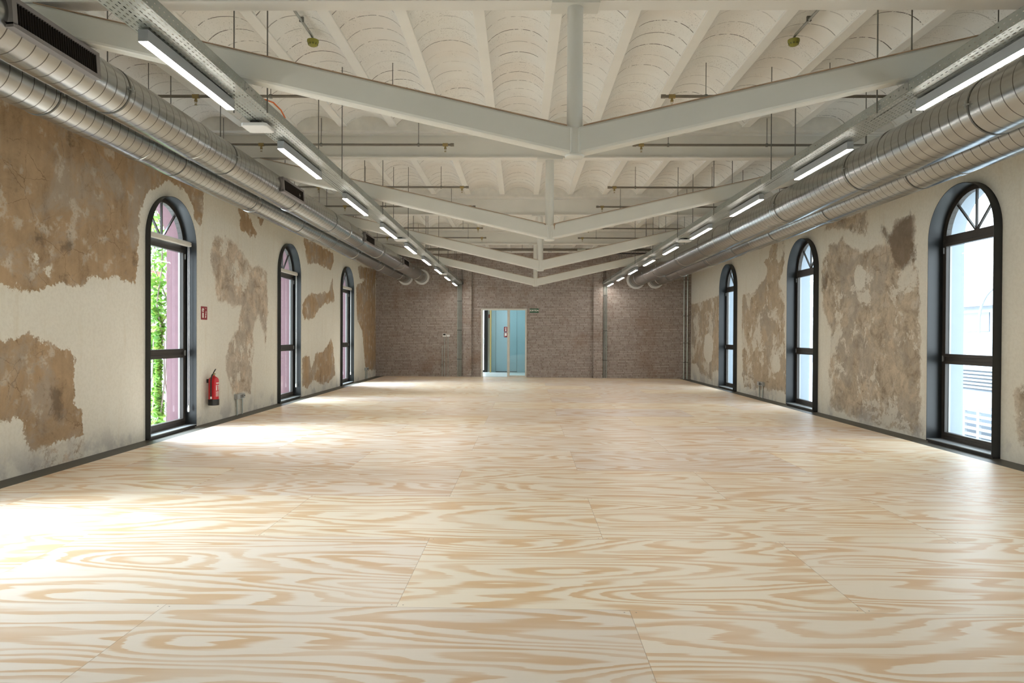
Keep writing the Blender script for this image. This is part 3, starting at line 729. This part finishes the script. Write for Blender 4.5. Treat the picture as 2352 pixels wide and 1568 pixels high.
def main_pipe():
    y = 22.0; z = 4.185
    t = thing('sprinkler_main', 'thick dark pipe crossing the hall just before the top of the brick wall', 'pipe', (CX, y, z), 0)
    MB().tube((XL-CX+.02, 0, 0), (XR-CX-.02, 0, 0), .042, 16).build('pipe', M['pipe'], t, True)
    MB().tube((1.42, 0, 0), (1.68, 0, 0), .052, 16).build('coupling', M['galvlight'], t, True)
    h = MB(); h.tube((1.56, 0, -.10), (1.56, 0, -.04), .014, 8); h.lathe([(0, -.11), (.02, -.11), (.02, -.10), (0, -.10)], 10, 'z', (1.56, 0, 0)); h.build('sprinkler_head', M['brass'], t)
    for x in (-3.3, -.35, 1.95, 4.3): MB().tube((x, 0, .04), (x, 0, 4.37-z), .006, 6).build('hanger_rod', M['rod'], t)
main_pipe()
bp = MB(); bp.path([(3.15, 22.7, 4.16), (5.68, 22.7, 4.16)], .017, 8); tag(bp.build('black_pipe', M['blackpipe'], None, True), 'thin black pipe under the ceiling at the far right, beneath the thick pipe', 'pipe')

# ------------------------------------------------------------------ smoke detectors on conduits
def detector(X, y, label, yc):
    t = thing('smoke_detector', label, 'smoke detector', (X, y, 4.275), 0, 'olive smoke detectors')
    MB().lathe([(0, -.03), (.03, -.028), (.045, -.018), (.05, .0), (.056, .012), (.056, .03), (.045, .034), (0, .034)], 24).build('head', M['olive'], t, True)
    s = MB()
    for i in range(10): a = 2*PI*i/10; s.tube((.042*math.cos(a), .042*math.sin(a), -.020), (.05*math.cos(a), .05*math.sin(a), -.004), .003, 5)
    s.build('sensor_slots', M['black'], t)
    MB().path([(0, 0, .034), (0, -.02, .055), (0, -.06, .06), (0, yc-y, .06)], .0125, 10).build('conduit', M['galv'], t, True)
    for k in range(3): MB().box(-.02, .02, -.35-k*.45-.01, -.35-k*.45+.01, .05, .095).build('conduit_clip', M['rod'], t)
detector(-2.05, 6.70, 'olive round smoke detector on a conduit in the left vaults', 5.2)
detector(2.645, 6.70, 'olive round smoke detector on a conduit in the right vaults', 5.2)

# ------------------------------------------------------------------ fire extinguisher and signs
def extinguisher():
    t = thing('fire_extinguisher', 'red fire extinguisher with black base hanging on the left wall beside the big window', 'fire extinguisher', (-4.945, 10.945, .275), 0)
    r = .079
    MB().lathe([(0, .09), (r, .09), (r, .40), (r-.008, .43), (r-.03, .452), (.024, .466), (.022, .48), (0, .48)], 36).build('cylinder', M['red'], t, True)
    MB().lathe([(0, 0), (r+.003, 0), (r+.006, .01), (r+.006, .095), (r+.001, .098), (0, .098)], 36).build('base_ring', M['black'], t, True)
    v = MB(); v.tube((0, 0, .475), (0, 0, .515), .018, 14); v.tube((0, -.03, .50), (0, .035, .50), .009, 10); v.build('valve', M['brass'], t, True)
    h = MB(); h.path([(0, -.01, .515), (0, .01, .535), (0, .045, .56), (0, .07, .575)], .009, 8); h.path([(0, .0, .51), (0, .04, .505), (0, .06, .50)], .007, 8); h.build('handle', M['black'], t, True)
    ho = MB(); pts = [Vector((0, -.03, .50)), Vector((.0, -.055, .49)), Vector((.0, -.082, .45)), Vector((0, -.094, .38)), Vector((0, -.097, .28)), Vector((0, -.097, .15)), Vector((0, -.095, .10))]
    ho.path(pts, .0105, 10); hs = ho.build('hose', M['black'], t, True)
    MB().tube((0, -.095, .11), (0, -.095, .145), .014, 12).build('hose_collar', M['whiteplastic'], hs, True)
    MB().box(-.105, -.07, -.02, .02, .36, .42).build('wall_bracket', M['black'], t)
    # label printed on the front: curved patches a hair off the cylinder
    lb = MB()
    def patch(a0, a1, z0, z1):
        n = 4; R = r+.0008; vs = []
        for i in range(n+1):
            a = math.radians(a0+(a1-a0)*i/n)
            for z in (z0, z1): vs.append((R*math.cos(a), R*math.sin(a), z))
        lb.add(vs, [(2*i, 2*i+2, 2*i+3, 2*i+1) for i in range(n)])
    patch(-38, 20, .345, .352); patch(-38, 15, .358, .366)
    for a in (-40, -12): patch(a, a+7, .24, .325)
    patch(-40, -26, .318, .325); patch(-30, -26, .285, .325); patch(-40, -26, .285, .291); patch(-33, -27, .24, .285); patch(-22, 2, .318, .325); patch(2, 9, .26, .325)
    for k in range(9): patch(-42, 14-(k % 3)*6, .145+k*.0095, .149+k*.0095)
    lb.build('printed_label', M['signwhite'], t, fix=False)
extinguisher()

def ext_pictogram(mb, x, w, h, oy=0., oz=0.):
    # extinguisher and flame shapes, drawn in the y,z plane at depth x, w wide and h high
    P = lambda pts: mb.add([(x, oy+(p[0]-.5)*w, oz+(p[1]-.5)*h) for p in pts], [tuple(range(len(pts)))])
    P([(.17, .12), (.40, .12), (.40, .52), (.17, .52)]); P([(.17, .60), (.40, .60), (.36, .70), (.21, .70)])
    P([(.22, .72), (.35, .72), (.35, .78), (.22, .78)]); P([(.14, .78), (.46, .74), (.46, .79), (.30, .90), (.20, .86)])
    P([(.10, .62), (.14, .62), (.16, .80), (.12, .80)])
    for dx, dy, s in ((.62, .12, 1.), (.68, .33, .85), (.74, .52, .7)):
        P([(dx, dy), (dx+.14*s, dy), (dx+.20*s, dy+.12*s), (dx+.16*s, dy+.26*s), (dx+.12*s, dy+.12*s), (dx+.04*s, dy+.2*s)])
    P([(.62, .88), (.88, .88), (.88, .90), (.62, .90)])
def wall_sign():
    t = thing('fire_extinguisher_sign', 'red pictogram sign fixed to the left wall above the extinguisher', 'sign', (XL, 10.85, 1.755), 0)
    MB().box(.0, .005, -.105, .105, -.105, .105).build('sign_plate', M['signred'], t)
    mb = MB(); ext_pictogram(mb, .0056, .20, .20); mb.build('pictogram', M['signwhite'], t, fix=False)
wall_sign()

def socket(X, y, s, label):
    t = thing('socket_box', label, 'socket box', (X, y, -.02), 0, 'grey socket boxes on the side walls')
    MB().box(min(0, s*.065), max(0, s*.065), -.17, .17, .285, .375).build('box', M['box'], t, bevel=.006)
    f = MB()
    for k in range(4): yy = (-.03+k*.038) if s > 0 else (.03-k*.038); f.box(min(s*.064, s*.067), max(s*.064, s*.067), yy-.011, yy+.011, .30, .36)
    f.build('socket', M['black'], t)
    g = MB()
    for k in range(2): yy = (.125+k*.024)*(1 if s > 0 else -1); g.box(min(s*.064, s*.067), max(s*.064, s*.067), yy-.008, yy+.008, .322, .345)
    g.build('data_port', M['black'], t)
    for yy in (-.105, .12):
        c = MB().tube((s*.028, yy, 0), (s*.028, yy, .286), .0135, 12).build('conduit', M['galvlight'], t, True)
        MB().tube((s*.028, yy, .15), (s*.028, yy, .175), .0165, 12).build('conduit_joint', M['galvlight'], c, True)
socket(XL, 12.17, 1, 'grey socket box on two short conduits, on the left wall right of the extinguisher')
socket(XL, 22.25, 1, 'grey socket box on two short conduits at the far end of the left wall')
socket(XR, 16.15, -1, 'grey socket box on two short conduits, low on the right wall')

# ------------------------------------------------------------------ fittings on the far wall
def fw(name, label, cat, x, z, group=None, off=0.):
    u = U(x); p = FW.matrix_basis @ Vector((u, -off, z)) if False else Matrix.Translation((XL, 23.80, 0)) @ Matrix.Rotation(FA, 4, 'Z') @ Vector((u, -off, z))
    return thing(name, label, cat, p, FA, group)
def v_conduit(x, r, z1, label, group, clips, off, z0=0.):
    t = fw('conduit', label, 'conduit', x, z0, group, off)
    MB().tube((0, 0, 0), (0, 0, z1-z0), r, 10).build('tube', M['galvlight'], t, True)
    for z in clips: MB().box(-r-.006, r+.006, -r-.004, off-.001, z-.012, z+.012).build('clip', M['rod'], t)
GL = 'conduits left of the left brick pilaster'; GR = 'conduits right of the right brick pilaster'
wl_ = ['outermost', 'second', 'third', 'closest to it']
for k in range(4): v_conduit(-2.165+.042*k, .0135, 3.15, 'steel conduit left of the left brick pilaster, %s of four' % wl_[k], GL, (.6, 1.6, 2.6), .03)
for k in range(3): v_conduit(2.815+.048*k, .0145, 3.13, 'steel conduit right of the right brick pilaster, %s of three' % ['leftmost', 'middle', 'rightmost'][k], GR, (.6, 1.6, 2.8), .03)
v_conduit(5.465, .022, 4.12, 'thick steel conduit in the far-right corner, left one of the pair', 'corner conduits', (.55, 1.2, 2.1, 3.3), .05)
v_conduit(5.575, .026, 4.12, 'thick steel conduit in the far-right corner, right one of the pair', 'corner conduits', (.55, 1.2, 2.1, 3.3), .05)
v_conduit(-2.705, .0115, 1.05, 'short steel conduit ending below the thermostat on the brick wall', 'thin conduits under the thermostat', (.4,), .02)
v_conduit(-2.625, .0095, 1.372, 'thin conduit rising to the thermostat with the dark screen', 'thin conduits under the thermostat', (.5,), .02)
v_conduit(-2.50, .0095, 1.372, 'thin conduit rising to the blank white box beside the thermostat', 'thin conduits under the thermostat', (.5,), .02)
t = fw('thermostat', 'white thermostat with a dark screen on the brick wall', 'thermostat', -2.63, 1.43, None, 0)
MB().box(-.06, .06, -.03, 0, -.058, .058).build('casing', M['whiteplastic'], t, bevel=.004); MB().box(-.045, .045, -.032, -.029, -.01, .045).build('screen', M['black'], t)
t = fw('switch_box', 'blank white control box right of the thermostat on the brick wall', 'control box', -2.495, 1.405, None, 0)
MB().box(-.055, .055, -.028, 0, -.033, .045).build('casing', M['whiteplastic'], t, bevel=.004); MB().box(-.02, .02, -.031, -.027, -.01, .02).build('rocker', M['whiteplastic'], t)

t = fw('exit_sign', 'small green SORTIDA exit sign on the brick wall right of the glazed door', 'sign', .465, 2.275, None, 0)
MB().box(-.155, .155, -.012, 0, -.07, .07).build('sign_plate', M['signgreen'], t)
text_mesh('lettering', 'SORTIDA', .088, M['signwhite'], t, (0, -.0125, 0), (PI/2, 0, 0), .001, .84)

# glazed door in the brick wall
def door():
    d = D.objects.new('door_1', None); COL.objects.link(d); u = U(-1.355)
    d.location = Matrix.Translation((XL, 23.80, 0)) @ Matrix.Rotation(FA, 4, 'Z') @ Vector((u, 0, 0)); d.rotation_euler = (0, 0, FA); struct(d)
    W = U(.215)-u; H = 2.345; f = .055
    mb = MB(); mb.box(0, f, -.03, .12, -.02, H); mb.box(W-f, W, -.03, .12, -.02, H); mb.box(f, W-f, -.03, .12, H-f, H); mb.build('frame', M['frame'], d, bevel=.003)
    m0 = .905; MB().box(m0, m0+.085, -.02, .08, -.0, H-f).build('mullion', M['frame'], d, bevel=.003)
    MB().box(m0+.085, W-f, -.015, .06, .0, .055).build('bottom_rail', M['frame'], d)
    x0, x1 = m0+.085, W-f
    MB().box(x0, x1, .02, .03, .055, H-f).build('glass', M['glassdoor'], d)
    return d
door()
# lobby beyond the door
def lobby():
    L = D.objects.new('wall_lobby', None); COL.objects.link(L); struct(L); L.location = (0, 0, 0)
    MB().box(-1.14, 1.9, 26.62, 26.75, -.05, 3.0).build('back_panel', M['cyan'], L)
    MB().box(1.3, 1.4, 24.0, 26.62, -.05, 3.0).build('side_panel', M['cyan'], L)
    MB().box(-2.6, -2.5, 24.2, 27.0, -.05, 3.0).build('side_wall', M['white'], L)
    MB().box(-2.6, 1.9, 24.0, 27.2, 2.9, 3.0).build('lobby_ceiling', M['white'], L)
    MB().box(-2.6, 1.9, 23.75, 27.2, -.06, -.005).build('lobby_floor', plain('pale_lobby_floor', (.62, .68, .66), .4), L)
    g = MB(); g.box(-.965, -.958, 26.612, 26.62, .0, 2.42); g.box(-.142, -.135, 26.612, 26.62, .0, 2.42); g.box(-.965, -.135, 26.612, 26.62, 2.415, 2.42); g.box(-.96, -.14, 26.60, 26.62, .0, .02)
    g.build('panel_joint', M['wink'], L)
    MB().box(-1.19, -1.13, 26.35, 26.62, -.02, 2.6).build('edge_post', M['yellow'], L)
    MB().box(-1.28, -1.17, 26.55, 26.60, -.0, 2.9).build('grey_panel', M['galvlight'], L)
    MB().box(-1.415, -1.275, 26.45, 26.60, .0, 2.9).build('dark_post', M['black'], L)
    MB().box(-1.47, -1.415, 26.45, 26.55, .0, .08).build('dark_rail', M['black'], L)
lobby()
t = thing('added_lobby_lamp', 'unseen square lamp panel added to light the pale blue lobby', 'lamp', (-.3, 25.4, 2.88), 0)  # out-of-view panel, added to light the lobby
MB().box(-.45, .45, -.45, .45, -.02, .018).build('lamp_frame', M['whiteplastic'], t); MB().box(-.42, .42, -.42, .42, -.024, -.0205).build('diffuser', M['lobbyfill'], t)
for z, lb, flip in ((1.665, 'upper red pictogram sign seen through the glazed door', 0), (1.45, 'lower red pictogram sign seen through the glazed door', 1)):
    t = thing('fire_sign', lb, 'sign', (-.53, 26.612, z), 0, 'red signs on the lobby wall')
    MB().box(-.115, .115, -.006, 0, -.095, .095).build('sign_plate', M['signred'], t)
    mb = MB()
    if not flip:
        ext_pictogram(mb, .0, .22, .18); mb.v = [(p[1], -.0065, p[2]) for p in mb.v]
    else:
        Q = lambda pts: mb.add([(a, -.0065, b) for a, b in pts], [tuple(range(len(pts)))])
        Q([(-.09, -.04), (-.01, -.04), (-.01, .07), (-.09, .07)]); Q([(-.09, -.07), (-.07, -.07), (-.07, -.04), (-.09, -.04)]); Q([(.02, -.03), (.05, -.03), (.05, .0), (.02, .0)]); Q([(.06, -.06), (.09, -.06), (.09, .05), (.06, .02)])
    mb.build('pictogram', M['signwhite'], t, fix=False)
t = thing('fire_bell', 'small dark red wall box at the left edge of the lobby', 'alarm box', (-1.215, 26.545, 2.17), 0)
MB().box(-.03, .03, -.03, 0, -.07, .07).build('box', M['signred'], t, bevel=.004)
t = thing('door_handle_bar', 'pale handle on the dark post in the lobby', 'handle', (-1.42, 26.44, 1.2), 0)
MB().box(-.02, .02, -.04, 0.01, -.11, .11).build('bar', M['whiteplastic'], t, bevel=.004)

# ------------------------------------------------------------------ outside: left garden
g = MB().box(-40, -5.44, -30, 70, -3.2, -3.0).build('ground_left', M['ground']); struct(g)
g = MB().box(6.08, 60, -30, 90, -4.2, -4.0).build('ground_right', M['ground']); struct(g)
def leaves(n, fn, size):
    mb = MB()
    for i in range(n):
        p = Vector(fn()); s = size*random.uniform(.6, 1.3); q = Matrix.Rotation(random.uniform(0, 6.3), 3, 'Z') @ Matrix.Rotation(random.uniform(-.9, .9), 3, 'X') @ Matrix.Rotation(random.uniform(-.8, .8), 3, 'Y')
        pts = [(0, -.5, 0), (.38, -.15, .06), (.30, .25, .04), (0, .62, -.04), (-.30, .25, .04), (-.38, -.15, .06), (0, 0, 0)]
        mb.add([p+q@(Vector(v)*s) for v in pts], [(0, 1, 6), (1, 2, 6), (2, 3, 6), (3, 4, 6), (4, 5, 6), (5, 0, 6)])
    return mb
def vine(x, y, z0, z1, w, n, label, size=.10):
    t = thing('climbing_vine', label, 'vine', (x, y, z0), 0, 'climbing vines outside the left windows')
    st = MB()
    for k in range(4):
        pts = [Vector((random.uniform(-.1, .1)+.12*math.sin(i*.9+k*2), random.uniform(-.1, .1)+.15*math.cos(i*.7+k), i*(z1-z0)/12)) for i in range(13)]; st.path(pts, .012, 6)
    st.build('stem', M['bark'], t)
    def fn():
        u = random.random(); ww = w*(.55+.45*math.sin(u*9+x)); a = random.uniform(0, 6.3); r = ww*math.sqrt(random.random())
        return (r*math.cos(a)*.7, r*math.sin(a)*1.6, u*(z1-z0))
    leaves(n, fn, size).build('foliage', M['leaf'], t, fix=False)
vine(-6.25, 11.72, -3, 4.4, .34, 1700, 'leafy green vine climbing outside the big left window', .11)
vine(-7.5, 14.0, -3, 2.4, .6, 2000, 'broad bushy vine low down beyond the big left window', .12)
vine(-6.3, 18.0, -3, 3.4, .22, 700, 'thin strip of vine outside the second left window', .09)
t = MB().tube((-6.75, 12.85, -3), (-6.75, 12.85, 5.2), .035, 12).build('downpipe', M['white'], None, True); tag(t, 'slim white downpipe among the vines outside the big left window', 'pipe')
def tree():
    t = thing('garden_tree', 'tree with a grey leaning trunk seen through the top of the big left window', 'tree', (-8.2, 15.6, -3), 0)
    tr = MB(); p = [Vector((0, 0, 0)), Vector((.1, .1, 3)), Vector((.25, .0, 5.6)), Vector((.75, -.1, 7.2)), Vector((1.1, -.3, 9))]
    for i in range(4): tr.tube(p[i], p[i+1], .24-.04*i, 12, .20-.04*i)
    for k in range(7):
        a = p[2]+(p[3]-p[2])*random.random(); tr.tube(a, a+Vector((random.uniform(-1.2, 1.2), random.uniform(-1.5, 1.5), random.uniform(.6, 1.6))), .05, 8, .015)
    tr.build('trunk', M['bark'], t, True)
    def fn():
        v = Vector((random.gauss(0, 1), random.gauss(0, 1), random.gauss(0, 1))); v.normalize(); r = random.random()**.4
        return (.5+v.x*1.5*r, -.1+v.y*1.9*r, 8.0+v.z*1.6*r)
    leaves(2600, fn, .15).build('foliage', M['leaf'], t, fix=False)
tree()
b = thing('neighbour_house', 'pale orange house beyond the vines on the left', 'house', (-15, 27, -3), 0)
MB().box(-4, 0, -5, 6, 0, 7.0).build('wall', M['orangewall'], b)
MB().box(-3, .3, -5.5, 6.5, 0, 3.7).build('garden_wall', M['annex'], b)
MB().box(-4.2, .3, -5.2, 6.2, 7.0, 7.2).build('roof', M['roof'], b)

# ------------------------------------------------------------------ outside: right building
def annex():
    t = thing('annex_building', 'bleached white building with louvers and a railed terrace outside the big right window', 'building', (14, 21, -4), 0)
    Z = lambda z: z+4
    MB().box(0, 6, -7, 3.5, 0, Z(1.55)).build('lower_wall', M['annex'], t)
    MB().box(1.2, 6, -7, 3.5, Z(1.55), Z(2.45)).build('upper_wall', M['annex'], t)
    w = MB()
    for k in range(5): w.box(1.17, 1.22, -6.5+k*1.95, -5.2+k*1.95, Z(1.62), Z(2.25)); 
    w.build('window_band', M['shade'], t)
    MB().box(.9, 6.2, -7.3, 3.8, Z(2.45), Z(2.62)).build('roof_edge', M['louver'], t)
    rf = MB(); rf.prism([(-7.3, Z(2.62)), (3.8, Z(2.62)), (-1.5, Z(3.7))], 1.2, 6., 'x'); rf.build('gable_roof', M['louver'], t)
    lv = MB()
    for k in range(6): lv.box(-.07, .0, -6.5, 3., Z(.42)-k*.11, Z(.42)-k*.11+.055)
    lv.build('louvers', M['louver'], t); MB().box(-.012, -.002, -6.5, 3., Z(-.20), Z(.5)).build('louver_back', M['shade'], t)
    MB().box(-1.6, 0, -7, 3.5, 0, Z(-1.7)).build('terrace', M['annex'], t)
    rl = MB(); 
    for k in range(6): rl.box(-1.45, -1.40, -7, 3.5, Z(-.62)-k*.17, Z(-.62)-k*.17+.07)
    for k in range(18): rl.box(-1.46, -1.39, -7+k*.6, -6.9+k*.6, Z(-1.7), Z(-.55))
    rl.build('railing', M['annex'], t)
    MB().box(-.9, -.05, -6.8, 3.3, Z(-1.65), Z(-.66)).build('planter', M['shade'], t)
annex()
t = MB(); pts = [Vector((14.25, 21.4-.9*(1-math.cos(a)), 1.9+1.05*math.sin(a))) for a in np.linspace(0, PI/2, 10)]; pts.append(Vector((14.25, 18.5, 3.0)))
t.path([Vector((14.25, 21.4, 1.55))]+pts, .035, 8); tag(t.build('curved_steel_tube', M['louver'], None, True), 'pale curved steel tube on the white building on the right', 'tube')
def tower():
    t = thing('office_block', 'tall pale block with banded windows seen through the middle right window', 'building', (26, 66, -4), 0)
    MB().box(0, 8, -9, 6, 0, 17).build('wall', M['annex'], t)
    w = MB()
    for k in range(7): w.box(-.05, .02, -8.5, 5.5, 3.2+k*2., 4.1+k*2.)
    w.build('window_band', M['shade'], t)
tower()
